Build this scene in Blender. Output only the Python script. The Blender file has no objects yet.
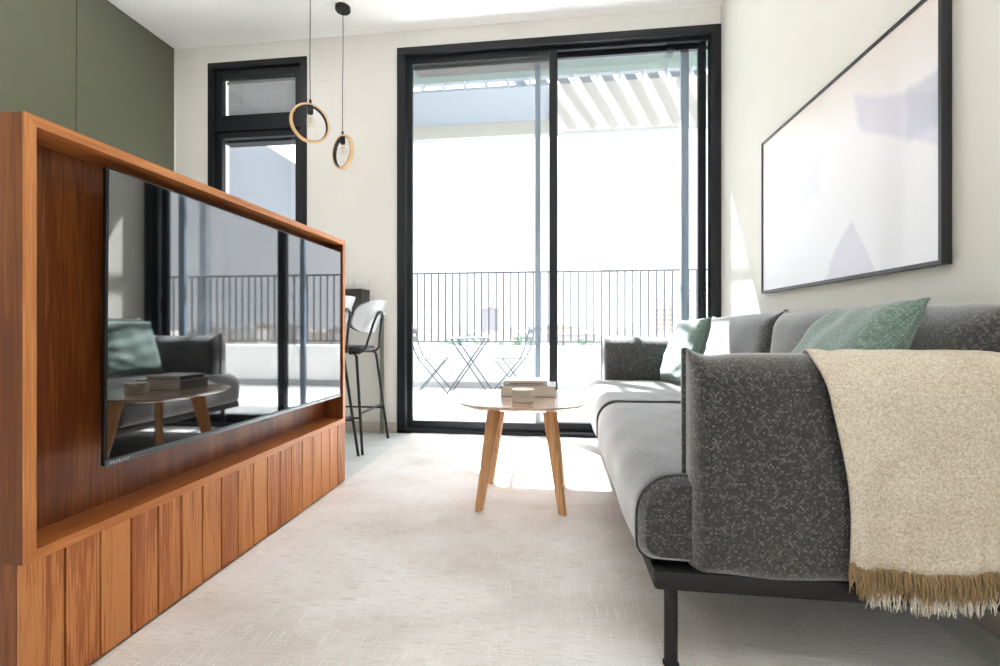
import bpy, bmesh, math, random
from mathutils import Vector, Matrix
from math import sin, cos, pi, radians, sqrt

SC = bpy.context.scene
COL = SC.collection
R = random.Random(7)

# ------------------------------------------------------------------ materials
def srgb(r, g, b):
    f = lambda c: (c / 255 / 12.92) if c / 255 <= .04045 else ((c / 255 + .055) / 1.055) ** 2.4
    return (f(r), f(g), f(b), 1)

def new_mat(name):
    m = bpy.data.materials.new(name); m.use_nodes = True
    nt = m.node_tree; nt.nodes.clear()
    out = nt.nodes.new('ShaderNodeOutputMaterial')
    return m, nt, out

def N(nt, typ, **kw):
    n = nt.nodes.new(typ)
    for k, v in kw.items():
        if k.startswith('i_'): n.inputs[k[2:].replace('_', ' ')].default_value = v
        else: setattr(n, k, v)
    return n

def L(nt, a, b): nt.links.new(a, b)

def ramp(nt, fac, stops):
    r = N(nt, 'ShaderNodeValToRGB')
    e = r.color_ramp.elements
    e[0].position, e[0].color = stops[0]
    e[1].position, e[1].color = stops[-1]
    for p, c in stops[1:-1]:
        x = e.new(p); x.color = c
    L(nt, fac, r.inputs[0])
    return r

def plain(name, col, rough=.5, metal=0, spec=.5, noise=0, nscale=30, bump=0, bscale=200, coat=0, sheen=0, ior=None):
    """principled with a slight mottling and an optional fine bump"""
    m, nt, out = new_mat(name)
    p = N(nt, 'ShaderNodeBsdfPrincipled')
    p.inputs['Base Color'].default_value = col
    p.inputs['Roughness'].default_value = rough
    p.inputs['Metallic'].default_value = metal
    p.inputs['Specular IOR Level'].default_value = spec
    p.inputs['Coat Weight'].default_value = coat
    p.inputs['Sheen Weight'].default_value = sheen
    if ior: p.inputs['IOR'].default_value = ior
    tc = N(nt, 'ShaderNodeTexCoord')
    if noise:
        nz = N(nt, 'ShaderNodeTexNoise', i_Scale=nscale, i_Detail=5.)
        L(nt, tc.outputs['Object'], nz.inputs['Vector'])
        a = tuple(c * (1 - noise) for c in col[:3]) + (1,)
        b = tuple(min(1, c * (1 + noise)) for c in col[:3]) + (1,)
        rp = ramp(nt, nz.outputs['Fac'], [(.3, a), (.7, b)])
        L(nt, rp.outputs[0], p.inputs['Base Color'])
    if bump:
        nz = N(nt, 'ShaderNodeTexNoise', i_Scale=bscale, i_Detail=4.)
        L(nt, tc.outputs['Object'], nz.inputs['Vector'])
        bp = N(nt, 'ShaderNodeBump', i_Strength=bump, i_Distance=.002)
        L(nt, nz.outputs['Fac'], bp.inputs['Height'])
        L(nt, bp.outputs[0], p.inputs['Normal'])
    L(nt, p.outputs[0], out.inputs[0])
    return m

def wood(name, dark, mid, light, axis='Z', rough=.4, vary=0., fine=1., coat=.0, island=True):
    """wood with its grain along one local axis; every loose board gets its own cut"""
    m, nt, out = new_mat(name)
    p = N(nt, 'ShaderNodeBsdfPrincipled'); p.inputs['Roughness'].default_value = rough
    p.inputs['Coat Weight'].default_value = coat; p.inputs['Coat Roughness'].default_value = .25
    tc = N(nt, 'ShaderNodeTexCoord'); geo = N(nt, 'ShaderNodeNewGeometry')
    off = N(nt, 'ShaderNodeVectorMath', operation='SCALE'); off.inputs[0].default_value = (13.1, 7.7, 5.3)
    if island: L(nt, geo.outputs['Random Per Island'], off.inputs['Scale'])
    else: off.inputs['Scale'].default_value = .37
    add = N(nt, 'ShaderNodeVectorMath', operation='ADD')
    L(nt, tc.outputs['Object'], add.inputs[0]); L(nt, off.outputs[0], add.inputs[1])
    def mapped(a, b):
        mp = N(nt, 'ShaderNodeMapping')
        mp.inputs['Scale'].default_value = tuple(a if ax == axis else b for ax in 'XYZ')
        L(nt, add.outputs[0], mp.inputs['Vector']); return mp.outputs[0]
    n1 = N(nt, 'ShaderNodeTexNoise', i_Scale=1., i_Detail=3., i_Distortion=.8); L(nt, mapped(.9, 11), n1.inputs['Vector'])
    w = N(nt, 'ShaderNodeMath', operation='MULTIPLY'); w.inputs[1].default_value = 26.; L(nt, n1.outputs['Fac'], w.inputs[0])
    s = N(nt, 'ShaderNodeMath', operation='SINE'); L(nt, w.outputs[0], s.inputs[0])
    n2 = N(nt, 'ShaderNodeTexNoise', i_Scale=1., i_Detail=6., i_Roughness=.7); L(nt, mapped(5 * fine, 240 * fine), n2.inputs['Vector'])
    n3 = N(nt, 'ShaderNodeTexNoise', i_Scale=1., i_Detail=2.); L(nt, mapped(.6, 5), n3.inputs['Vector'])
    a1 = N(nt, 'ShaderNodeMath', operation='MULTIPLY_ADD'); a1.inputs[1].default_value = .05; L(nt, s.outputs[0], a1.inputs[0]); L(nt, n2.outputs['Fac'], a1.inputs[2])
    a2 = N(nt, 'ShaderNodeMath', operation='MULTIPLY_ADD'); a2.inputs[1].default_value = .7; L(nt, n3.outputs['Fac'], a2.inputs[0]); L(nt, a1.outputs[0], a2.inputs[2])
    a3 = N(nt, 'ShaderNodeMath', operation='MULTIPLY_ADD'); a3.inputs[1].default_value = vary; L(nt, geo.outputs['Random Per Island'], a3.inputs[0]); L(nt, a2.outputs[0], a3.inputs[2])
    c = .85 + vary * .5
    rp = ramp(nt, a3.outputs[0], [(max(0, c - .38), dark), (c - .02, mid), (min(1, c + .42), light)])
    rp2 = N(nt, 'ShaderNodeMapRange'); 
    L(nt, rp.outputs[0], p.inputs['Base Color'])
    bp = N(nt, 'ShaderNodeBump', i_Strength=.12, i_Distance=.001); L(nt, n2.outputs['Fac'], bp.inputs['Height']); L(nt, bp.outputs[0], p.inputs['Normal'])
    L(nt, p.outputs[0], out.inputs[0])
    return m

def weave(name, cols, cell=.0026, rough=.65, sheen=.3, bump=.5, streak=.3):
    """tweed: every thread crossing takes one of a few yarn colours"""
    m, nt, out = new_mat(name)
    p = N(nt, 'ShaderNodeBsdfPrincipled'); p.inputs['Roughness'].default_value = rough
    p.inputs['Sheen Weight'].default_value = sheen; p.inputs['Sheen Roughness'].default_value = .5
    p.inputs['Specular IOR Level'].default_value = .5
    tc = N(nt, 'ShaderNodeTexCoord')
    sn = N(nt, 'ShaderNodeVectorMath', operation='SNAP'); sn.inputs[1].default_value = (cell, cell, cell)
    L(nt, tc.outputs['Object'], sn.inputs[0])
    wn = N(nt, 'ShaderNodeTexWhiteNoise', noise_dimensions='3D'); L(nt, sn.outputs[0], wn.inputs['Vector'])
    # checker of over / under threads
    sc = N(nt, 'ShaderNodeTexChecker', i_Scale=1 / cell / 1.); L(nt, tc.outputs['Object'], sc.inputs['Vector'])
    mx = N(nt, 'ShaderNodeMath', operation='MULTIPLY_ADD'); mx.inputs[1].default_value = streak
    L(nt, sc.outputs['Fac'], mx.inputs[0]); 
    ml = N(nt, 'ShaderNodeMath', operation='MULTIPLY'); ml.inputs[1].default_value = 1 - streak
    L(nt, wn.outputs['Value'], ml.inputs[0]); L(nt, ml.outputs[0], mx.inputs[2])
    rp = ramp(nt, mx.outputs[0], cols); L(nt, rp.outputs[0], p.inputs['Base Color'])
    bp = N(nt, 'ShaderNodeBump', i_Strength=bump, i_Distance=.0015); L(nt, mx.outputs[0], bp.inputs['Height']); L(nt, bp.outputs[0], p.inputs['Normal'])
    L(nt, p.outputs[0], out.inputs[0])
    return m

def glass(name, tint=(1, 1, 1, 1), ior=1.45, rough=0.):
    m, nt, out = new_mat(name)
    fr = N(nt, 'ShaderNodeFresnel')
    geo = N(nt, 'ShaderNodeNewGeometry')
    mr = N(nt, 'ShaderNodeMapRange'); mr.inputs['To Min'].default_value = ior; mr.inputs['To Max'].default_value = 1 / ior
    L(nt, geo.outputs['Backfacing'], mr.inputs['Value']); L(nt, mr.outputs[0], fr.inputs['IOR'])   # thin pane: same mirror share on both faces
    tr = N(nt, 'ShaderNodeBsdfTransparent'); tr.inputs[0].default_value = tint
    gl = N(nt, 'ShaderNodeBsdfGlossy'); gl.inputs['Roughness'].default_value = rough
    mx = N(nt, 'ShaderNodeMixShader')
    L(nt, fr.outputs[0], mx.inputs[0]); L(nt, tr.outputs[0], mx.inputs[1]); L(nt, gl.outputs[0], mx.inputs[2])
    L(nt, mx.outputs[0], out.inputs[0])
    return m

M = {}
M['wall'] = plain('painted_plaster', srgb(230, 228, 223), .85, spec=.2, noise=.012, nscale=4, bump=.06, bscale=60)
M['wall_cream'] = plain('cream_plaster', srgb(231, 229, 220), .8, spec=.2, noise=.012, nscale=4, bump=.06, bscale=60)
M['ceiling'] = plain('ceiling_paint', srgb(250, 250, 250), .9, spec=.1, noise=.008, nscale=3)
M['green'] = plain('sage_lacquer', srgb(92, 95, 77), .28, spec=.5, noise=.02, nscale=3)
M['skirt'] = plain('grey_skirting', srgb(190, 182, 172), .6, noise=.03)
M['frame'] = plain('anthracite_aluminium', srgb(20, 23, 28), .42, metal=.0, spec=.35, noise=.05, nscale=90)
M['frame_glare'] = plain('aluminium_glare', srgb(140, 162, 182), .4, noise=.05)  # outer sash: glare on the glass put into the frame colour
M['black'] = plain('black_steel', srgb(10, 10, 11), .5, noise=.08, nscale=60)
M['walnut_v'] = wood('walnut_upright', srgb(122, 60, 24), srgb(170, 96, 44), srgb(202, 132, 74), 'Z', .42, vary=.2)
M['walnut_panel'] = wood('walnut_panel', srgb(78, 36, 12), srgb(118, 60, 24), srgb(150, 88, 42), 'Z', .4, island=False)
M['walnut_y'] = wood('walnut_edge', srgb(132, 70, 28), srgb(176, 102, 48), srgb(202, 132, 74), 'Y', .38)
M['walnut_z_shaded'] = wood('walnut_stile_shaded', srgb(84, 40, 10), srgb(118, 60, 20), srgb(150, 88, 38), 'Z', .38)  # side boards: shade of the end face put into a darker walnut
M['edge_y_lit'] = wood('walnut_edging_long_lit', srgb(164, 92, 40), srgb(196, 122, 62), srgb(216, 148, 88), 'Y', .38)  # front edges: side light put into a paler walnut
M['edge_z_lit'] = wood('walnut_edging_upright_lit', srgb(164, 92, 40), srgb(196, 122, 62), srgb(216, 148, 88), 'Z', .38)  # same painted side light, upright grain
M['oak'] = wood('oiled_oak', srgb(176, 122, 76), srgb(208, 156, 106), srgb(228, 184, 138), 'Z', .45, fine=.8)
M['oak_top'] = wood('oak_tabletop', srgb(166, 128, 98), srgb(190, 154, 124), srgb(204, 174, 148), 'X', .18, fine=.8, coat=1.)
M['ring_wood'] = wood('pale_beech', srgb(206, 166, 116), srgb(226, 188, 140), srgb(236, 204, 160), 'X', .5, fine=1, island=False)
M['sofa'] = weave('charcoal_tweed', [(.0, srgb(10, 10, 12)), (.3, srgb(20, 20, 23)), (.6, srgb(44, 43, 45)), (.82, srgb(82, 80, 78)), (1., srgb(114, 109, 102))], .0050, sheen=1., streak=.18)
M['piping'] = plain('dark_piping', srgb(70, 70, 73), .9, spec=.2, bump=.4, bscale=500)
M['throw'] = None
M['cushion_green'] = weave('sage_cushion_cloth', [(.0, srgb(72, 98, 88)), (.5, srgb(104, 130, 120)), (1., srgb(150, 172, 162))], .005, sheen=.5, bump=.6, streak=.5)
M['screen'] = plain('tv_screen_glass', srgb(6, 7, 9), .03, spec=.5, ior=2.5)
M['tv_plastic'] = plain('tv_black_plastic', srgb(16, 16, 18), .35)
M['tv_chin'] = plain('tv_brushed_trim', srgb(120, 124, 128), .3, metal=.8, noise=.05)
M['tv_mark'] = plain('tv_lettering', srgb(205, 208, 212), .4)
def mat_lamp():
    m, nt, out = new_mat('fill_lamp_diffuser')
    e = N(nt, 'ShaderNodeEmission', i_Strength=4.); e.inputs[0].default_value = (1., .965, .92, 1); L(nt, e.outputs[0], out.inputs[0]); return m
M['lamp'] = mat_lamp()
def mat_opal():
    m, nt, out = new_mat('opal_glass')
    a = N(nt, 'ShaderNodeBsdfTranslucent'); a.inputs[0].default_value = (.95, .95, .95, 1)
    b = N(nt, 'ShaderNodeBsdfTransparent'); mx = N(nt, 'ShaderNodeMixShader', i_Fac=.6)
    L(nt, a.outputs[0], mx.inputs[1]); L(nt, b.outputs[0], mx.inputs[2]); L(nt, mx.outputs[0], out.inputs[0]); return m
M['opal'] = mat_opal()
M['glass'] = glass('window_glass')
M['glass_tint'] = glass('tinted_glass', (.86, .93, .94, 1))
M['bulb_glass'] = glass('bulb_glass', (.98, .98, .97, 1), 1.35)
M['brass'] = plain('filament_brass', srgb(214, 160, 96), .4, metal=.3)
M['bar_white'] = plain('white_bar_top', srgb(232, 232, 230), .4, noise=.02)
M['bar_leg'] = plain('olive_grey_leg', srgb(116, 116, 104), .5, noise=.04)
M['box_dark'] = plain('dark_box', srgb(50, 50, 49), .5, noise=.06)
M['leather'] = plain('black_leather', srgb(26, 26, 27), .38, bump=.3, bscale=350)
M['shell'] = plain('pale_back_shell', srgb(180, 183, 186), .35, noise=.02)
M['plate'] = plain('white_plate', srgb(238, 238, 236), .35, noise=.01)
M['book_a'] = plain('grey_book_cover', srgb(112, 108, 104), .5, noise=.04)
M['book_b'] = plain('dark_book_cover', srgb(74, 72, 74), .28, noise=.1)
M['book_b_top'] = plain('pale_dust_jacket', srgb(220, 222, 226), .25, noise=.02)
M['book_band'] = plain('copper_book_spine', srgb(176, 120, 92), .5, noise=.1)
M['coaster'] = plain('cream_coaster', srgb(226, 216, 200), .6, noise=.04, nscale=120)
M['coaster_edge'] = plain('brown_coaster_underside', srgb(142, 108, 76), .6, noise=.06)
M['terrace'] = plain('terrace_tile', srgb(234, 232, 228), .7, noise=.03)
M['parapet'] = plain('white_render', srgb(224, 224, 222), .85, noise=.02, bump=.1, bscale=80)
M['side_render'] = plain('blue_grey_render', srgb(106, 111, 118), .85, noise=.02)
M['parapet_base'] = plain('grey_upstand', srgb(150, 152, 154), .8, noise=.04)
M['rail'] = plain('railing_paint', srgb(66, 68, 74), .45, noise=.03)
M['bistro'] = plain('blue_grey_enamel', srgb(58, 68, 78), .45, noise=.03)
M['slab'] = plain('green_grey_soffit', srgb(72, 90, 85), .7, noise=.04)
M['pergola'] = plain('pale_pergola_paint', srgb(118, 126, 134), .6, noise=.03)
M['fascia'] = plain('beige_fascia', srgb(146, 144, 138), .7, noise=.03)
M['concrete'] = plain('city_ground', srgb(140, 138, 132), .9, noise=.1, nscale=.02)
M['blind'] = plain('grey_slat', srgb(176, 178, 180), .5, noise=.04)
M['tree'] = plain('hazed_foliage', srgb(84, 98, 84), .9, noise=.2, nscale=.6)  # distance haze put into the greyed leaf colour
M['pane_dark'] = plain('far_window_pane', srgb(122, 120, 120), .4, noise=.05)
CITY = [plain('city_wall', srgb(*c), .9, noise=.04, nscale=.1) for c in ((168, 160, 150), (150, 143, 136), (174, 170, 166), (142, 138, 137), (160, 144, 132))]
M['tower_grey'] = plain('grey_tower_wall', srgb(112, 112, 120), .8, noise=.05, nscale=.2)
M['tower_beige'] = plain('beige_tower_wall', srgb(164, 152, 140), .8, noise=.03, nscale=.2)

def mat_translucent(name, col):
    m, nt, out = new_mat(name)
    a = N(nt, 'ShaderNodeBsdfTranslucent'); a.inputs[0].default_value = col
    b = N(nt, 'ShaderNodeBsdfDiffuse'); b.inputs[0].default_value = col
    mx = N(nt, 'ShaderNodeMixShader', i_Fac=.45)
    L(nt, a.outputs[0], mx.inputs[1]); L(nt, b.outputs[0], mx.inputs[2]); L(nt, mx.outputs[0], out.inputs[0])
    return m
M['canvas'] = mat_translucent('canopy_cloth', srgb(166, 164, 160))

def mat_rug():
    m, nt, out = new_mat('rug_pile')
    p = N(nt, 'ShaderNodeBsdfPrincipled'); p.inputs['Roughness'].default_value = .95
    p.inputs['Specular IOR Level'].default_value = .1; p.inputs['Sheen Weight'].default_value = .15
    tc = N(nt, 'ShaderNodeTexCoord')
    def nz(scale, sx, sy, det=5., dist=0.):
        mp = N(nt, 'ShaderNodeMapping'); mp.inputs['Scale'].default_value = (sx, sy, 1)
        L(nt, tc.outputs['Object'], mp.inputs['Vector'])
        n = N(nt, 'ShaderNodeTexNoise', i_Scale=scale, i_Detail=det, i_Distortion=dist); L(nt, mp.outputs[0], n.inputs['Vector']); return n.outputs['Fac']
    big = nz(1.7, 1, 1.6, 6., .4)
    rows = nz(1., 14, 190, 4.)       # weft rows run across the room
    cols = nz(1., 170, 9, 4.)        # broken warp threads
    grain = nz(420., 1, 1, 2.)
    base = ramp(nt, big, [(.34, srgb(222, 214, 207)), (.5, srgb(240, 236, 232)), (.66, srgb(248, 247, 246))])
    def over(prev, fac, lo, hi, colr):
        mr = N(nt, 'ShaderNodeMapRange'); mr.inputs['From Min'].default_value = lo; mr.inputs['From Max'].default_value = hi
        L(nt, fac, mr.inputs['Value'])
        x = N(nt, 'ShaderNodeMix', data_type='RGBA'); L(nt, mr.outputs[0], x.inputs['Factor'])
        L(nt, prev, x.inputs['A']); x.inputs['B'].default_value = colr; return x.outputs['Result']
    c = over(base.outputs[0], rows, .52, .85, srgb(200, 188, 177))
    c = over(c, cols, .56, .74, srgb(250, 248, 245))
    rows2 = nz(1., 9, 150, 3.)
    c = over(c, rows2, .63, .78, srgb(244, 240, 235))
    c = over(c, grain, .5, .95, srgb(170, 158, 148))
    L(nt, c, p.inputs['Base Color'])
    ad = N(nt, 'ShaderNodeMath', operation='ADD'); L(nt, rows, ad.inputs[0]); L(nt, grain, ad.inputs[1])
    bp = N(nt, 'ShaderNodeBump', i_Strength=.5, i_Distance=.003); L(nt, ad.outputs[0], bp.inputs['Height']); L(nt, bp.outputs[0], p.inputs['Normal'])
    L(nt, p.outputs[0], out.inputs[0])
    return m
M['rug'] = mat_rug()

def mat_tiles():
    m, nt, out = new_mat('grey_floor_tile')
    p = N(nt, 'ShaderNodeBsdfPrincipled'); p.inputs['Roughness'].default_value = .42
    tc = N(nt, 'ShaderNodeTexCoord')
    br = N(nt, 'ShaderNodeTexBrick', offset=0., i_Scale=1., i_Mortar_Size=.003, i_Brick_Width=.8, i_Row_Height=.8)
    br.inputs['Color1'].default_value = srgb(222, 225, 223); br.inputs['Color2'].default_value = srgb(217, 220, 218); br.inputs['Mortar'].default_value = srgb(176, 176, 174)
    L(nt, tc.outputs['Object'], br.inputs['Vector'])
    n = N(nt, 'ShaderNodeTexNoise', i_Scale=6., i_Detail=6.); L(nt, tc.outputs['Object'], n.inputs['Vector'])
    rp = ramp(nt, n.outputs['Fac'], [(.3, (.93, .93, .93, 1)), (.7, (1.04, 1.04, 1.04, 1))])
    x = N(nt, 'ShaderNodeMix', data_type='RGBA', blend_type='MULTIPLY'); x.inputs['Factor'].default_value = 1.
    L(nt, br.outputs[0], x.inputs['A']); L(nt, rp.outputs[0], x.inputs['B']); L(nt, x.outputs['Result'], p.inputs['Base Color'])
    L(nt, p.outputs[0], out.inputs[0])
    return m
M['tiles'] = mat_tiles()

def mat_throw(name, a, b, c):
    m, nt, out = new_mat(name)
    p = N(nt, 'ShaderNodeBsdfPrincipled'); p.inputs['Roughness'].default_value = .95; p.inputs['Sheen Weight'].default_value = .2
    p.inputs['Specular IOR Level'].default_value = .1
    tc = N(nt, 'ShaderNodeTexCoord')
    v = N(nt, 'ShaderNodeTexNoise', i_Scale=210., i_Detail=3., i_Distortion=1.2); L(nt, tc.outputs['Object'], v.inputs['Vector'])
    n = N(nt, 'ShaderNodeTexNoise', i_Scale=9., i_Detail=3.); L(nt, tc.outputs['Object'], n.inputs['Vector'])
    ad = N(nt, 'ShaderNodeMath', operation='MULTIPLY_ADD'); ad.inputs[1].default_value = .25; L(nt, n.outputs['Fac'], ad.inputs[0]); L(nt, v.outputs['Fac'], ad.inputs[2])
    rp = ramp(nt, ad.outputs[0], [(.48, a), (.62, b), (.78, c)]); L(nt, rp.outputs[0], p.inputs['Base Color'])
    bp = N(nt, 'ShaderNodeBump', i_Strength=.7, i_Distance=.002); L(nt, v.outputs['Fac'], bp.inputs['Height']); L(nt, bp.outputs[0], p.inputs['Normal'])
    L(nt, p.outputs[0], out.inputs[0])
    return m
M['throw'] = mat_throw('oatmeal_boucle', srgb(196, 180, 158), srgb(220, 207, 188), srgb(238, 230, 217))
M['fringe_tan'] = plain('tan_fringe_yarn', srgb(164, 138, 102), .9, noise=.15, nscale=120, spec=.1)
M['fringe_white'] = plain('white_fringe_yarn', srgb(232, 226, 214), .9, noise=.05, nscale=120, spec=.1)

# ------------------------------------------------------------------ mesh building
class MB:
    def __init__(s): s.bm = bmesh.new()
    def box(s, x0, x1, y0, y1, z0, z1, bev=0., seg=2, rot=None):
        bm = s.bm
        ret = bmesh.ops.create_cube(bm, size=1.)
        vs = ret['verts']
        c = Vector(((x0 + x1) / 2, (y0 + y1) / 2, (z0 + z1) / 2))
        for v in vs: v.co = Vector((v.co.x * (x1 - x0), v.co.y * (y1 - y0), v.co.z * (z1 - z0)))
        if bev:
            es = list({e for v in vs for e in v.link_edges})
            r = bmesh.ops.bevel(bm, geom=es, offset=bev, segments=seg, affect='EDGES', profile=.5)
            vs = list({v for f in r['faces'] for v in f.verts} | {v for v in vs if v.is_valid})
        for v in vs:
            if rot: v.co = rot @ v.co
            v.co += c
        return s
    def bar(s, a, b, w, t, up=(0, 0, 1), w2=None, t2=None):
        """rectangular bar from a to b, tapering from w x t to w2 x t2"""
        a, b = Vector(a), Vector(b); d = (b - a).normalized(); u = Vector(up)
        side = d.cross(u).normalized(); n = side.cross(d).normalized()
        w2 = w if w2 is None else w2; t2 = t if t2 is None else t2
        q = []
        for p, ww, tt in ((a, w, t), (b, w2, t2)):
            q.append([s.bm.verts.new(p + side * (sx * ww / 2) + n * (sy * tt / 2)) for sx, sy in ((-1, -1), (1, -1), (1, 1), (-1, 1))])
        for i in range(4): s.bm.faces.new((q[0][i], q[0][(i + 1) % 4], q[1][(i + 1) % 4], q[1][i]))
        s.bm.faces.new(q[0][::-1]); s.bm.faces.new(q[1])
        return s
    def tube(s, pts, r, n=10, closed=False, radii=None):
        pts = [Vector(p) for p in pts]; k = len(pts)
        rings = []
        prev = None
        for i, p in enumerate(pts):
            if closed: t = (pts[(i + 1) % k] - pts[i - 1]).normalized()
            else: t = (pts[min(i + 1, k - 1)] - pts[max(i - 1, 0)]).normalized()
            if prev is None:
                ref = Vector((0, 0, 1)) if abs(t.z) < .9 else Vector((1, 0, 0))
                x = t.cross(ref).normalized()
            else:
                x = (prev - t * prev.dot(t)).normalized()
            prev = x; y = t.cross(x)
            rr = radii[i] if radii else r
            rings.append([s.bm.verts.new(p + (x * cos(2 * pi * j / n) + y * sin(2 * pi * j / n)) * rr) for j in range(n)])
        m = k if closed else k - 1
        for i in range(m):
            A, B = rings[i], rings[(i + 1) % k]
            for j in range(n): s.bm.faces.new((A[j], A[(j + 1) % n], B[(j + 1) % n], B[j]))
        if not closed:
            s.bm.faces.new(rings[0][::-1]); s.bm.faces.new(rings[-1])
        return s
    def lathe(s, prof, c=(0, 0, 0), n=24, cap=True):
        c = Vector(c); rings = []
        for r, z in prof:
            rings.append([s.bm.verts.new(c + Vector((max(r, 1e-5) * cos(2 * pi * j / n), max(r, 1e-5) * sin(2 * pi * j / n), z))) for j in range(n)])
        for A, B in zip(rings, rings[1:]):
            for j in range(n): s.bm.faces.new((A[j], A[(j + 1) % n], B[(j + 1) % n], B[j]))
        if cap: s.bm.faces.new(rings[0][::-1]); s.bm.faces.new(rings[-1])
        return s
    def loft(s, loops, cap=True, closed=True):
        rings = [[s.bm.verts.new(Vector(p)) for p in lp] for lp in loops]
        n = len(rings[0])
        for A, B in zip(rings, rings[1:]):
            for j in range(n if closed else n - 1): s.bm.faces.new((A[j], A[(j + 1) % n], B[(j + 1) % n], B[j]))
        if cap and closed: s.bm.faces.new(rings[0][::-1]); s.bm.faces.new(rings[-1])
        return s
    def prism(s, poly, z0, z1):
        return s.loft([[(x, y, z0) for x, y in poly], [(x, y, z1) for x, y in poly]])

KEEP = []
def tag(o, label=None, cat=None, group=None, kind=None):
    if label: o['label'] = label
    if cat: o['category'] = cat
    if group: o['group'] = group
    if kind: o['kind'] = kind
    return o

def wloc(o):
    v = Vector((0, 0, 0))
    while o: v = v + o.location; o = o.parent
    return v

def build(name, mb, mat, parent=None, smooth=None, origin=None, label=None, kind=None):
    """link the collected shapes as ONE mesh object (coordinates are world ones)"""
    bm = mb.bm
    bmesh.ops.recalc_face_normals(bm, faces=bm.faces)
    if parent is not None: off = wloc(parent)
    elif origin is not None: off = Vector(origin)
    else:
        xs = [v.co for v in bm.verts]
        lo = [min(c[i] for c in xs) for i in range(3)]; hi = [max(c[i] for c in xs) for i in range(3)]
        off = Vector(((lo[0] + hi[0]) / 2, (lo[1] + hi[1]) / 2, lo[2]))
    bmesh.ops.translate(bm, vec=-off, verts=bm.verts)
    me = bpy.data.meshes.new(name); bm.to_mesh(me); bm.free()
    mats = mat if isinstance(mat, (list, tuple)) else [mat]
    for m_ in mats: me.materials.append(m_)
    if smooth is not None:
        for p in me.polygons: p.use_smooth = True
        if smooth < 180: me.set_sharp_from_angle(angle=radians(smooth))
    o = bpy.data.objects.new(name, me); COL.objects.link(o)
    if parent is not None: o.parent = parent
    else: o.location = off
    if label: o['label'] = label
    if kind: o['kind'] = kind
    return o

def struct(name, mb, mat, smooth=None, origin=(0, 0, 0)):
    return tag(build(name, mb, mat, None, smooth, origin), kind='structure')

def thing(name, loc, label, cat, group=None):
    o = bpy.data.objects.new(name, None); COL.objects.link(o); o.location = loc
    o.empty_display_size = .1
    return tag(o, label, cat, group)

def copy_tree(o, parent=None):
    c = o.copy(); COL.objects.link(c); c.parent = parent
    for ch in [x for x in bpy.data.objects if x.parent == o]: copy_tree(ch, c)
    return c

# ------------------------------------------------------------------ camera
F, YAW = 465., math.atan(57 / 465)
cam = bpy.data.cameras.new('camera'); cam.sensor_width = 36; cam.lens = F / 1000 * 36; cam.shift_y = -.006
cam.clip_start = .02; cam.clip_end = 6000
co = bpy.data.objects.new('camera', cam); COL.objects.link(co)
co.location = (0, 0, .85); co.rotation_euler = (pi / 2, 0, YAW)
SC.camera = co

# ------------------------------------------------------------------ room shell
XL, XR, YB, YR, H = -3.262, 1.203, 3.61, -2.3, 3.225
WT = .25
struct('floor', MB().box(XL - .2, XR + .2, YR - .2, YB + WT, -.15, 0), M['tiles'])
struct('ceiling', MB().box(XL - .2, XR + .2, YR - .2, YB + WT, H, H + .15), M['ceiling'])
struct('wall_left', MB().box(XL - .2, XL, YR - .2, YB + WT, 0, H), M['wall'])
struct('wall_right', MB().box(XR, XR + .2, YR - .2, YB + WT, 0, H), M['wall_cream'])
DX0, DX1, DZ = -1.274, 1.203, 3.088                 # terrace door opening
WX0, WX1, WZ0, WZ1 = -2.931, -2.045, 1.10, 3.078    # tall window
b = MB()
b.box(XL, WX0, YB, YB + WT, 0, H).box(WX0, WX1, YB, YB + WT, 0, WZ0).box(WX0, WX1, YB, YB + WT, WZ1, H)
b.box(WX1, DX0, YB, YB + WT, 0, H).box(DX0, DX1, YB, YB + WT, DZ, H)
b.box(XL - .2, XR + .9, YB + .02, YB + WT, H + .15, 4.3)
struct('wall_back', b, M['wall'])
# rear wall; its unseen window is added to light the room from behind
RX0, RX1, RZ0, RZ1 = -.5, 1.0, .8, 2.5
b = MB()
b.box(XL, RX0, YR - .2, YR, 0, H).box(RX1, XR, YR - .2, YR, 0, H).box(RX0, RX1, YR - .2, YR, 0, RZ0).box(RX0, RX1, YR - .2, YR, RZ1, H)
struct('wall_rear', b, M['wall'])
w2 = thing('added_rear_window', ((RX0 + RX1) / 2, YR - .1, RZ0), None, None); tag(w2, kind='structure')
b = MB()
for x in (RX0, .22, RX1 - .06): b.box(x, x + .06, YR - .14, YR - .08, RZ0, RZ1)
b.box(RX0, RX1, YR - .14, YR - .08, RZ0, RZ0 + .06).box(RX0, RX1, YR - .14, YR - .08, RZ1 - .06, RZ1)
build('window_frame', b, M['frame'], w2)
build('glass_pane', MB().box(RX0 + .03, RX1 - .03, YR - .115, YR - .105, RZ0 + .03, RZ1 - .03), M['glass'], w2)

struct('baseboard_back', MB().box(WX1 - .6, DX0, YB - .012, YB, 0, .085, .002), M['skirt'])
struct('baseboard_right', MB().box(XR - .012, XR, YR, YB, 0, .085, .002), M['skirt'])

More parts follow.
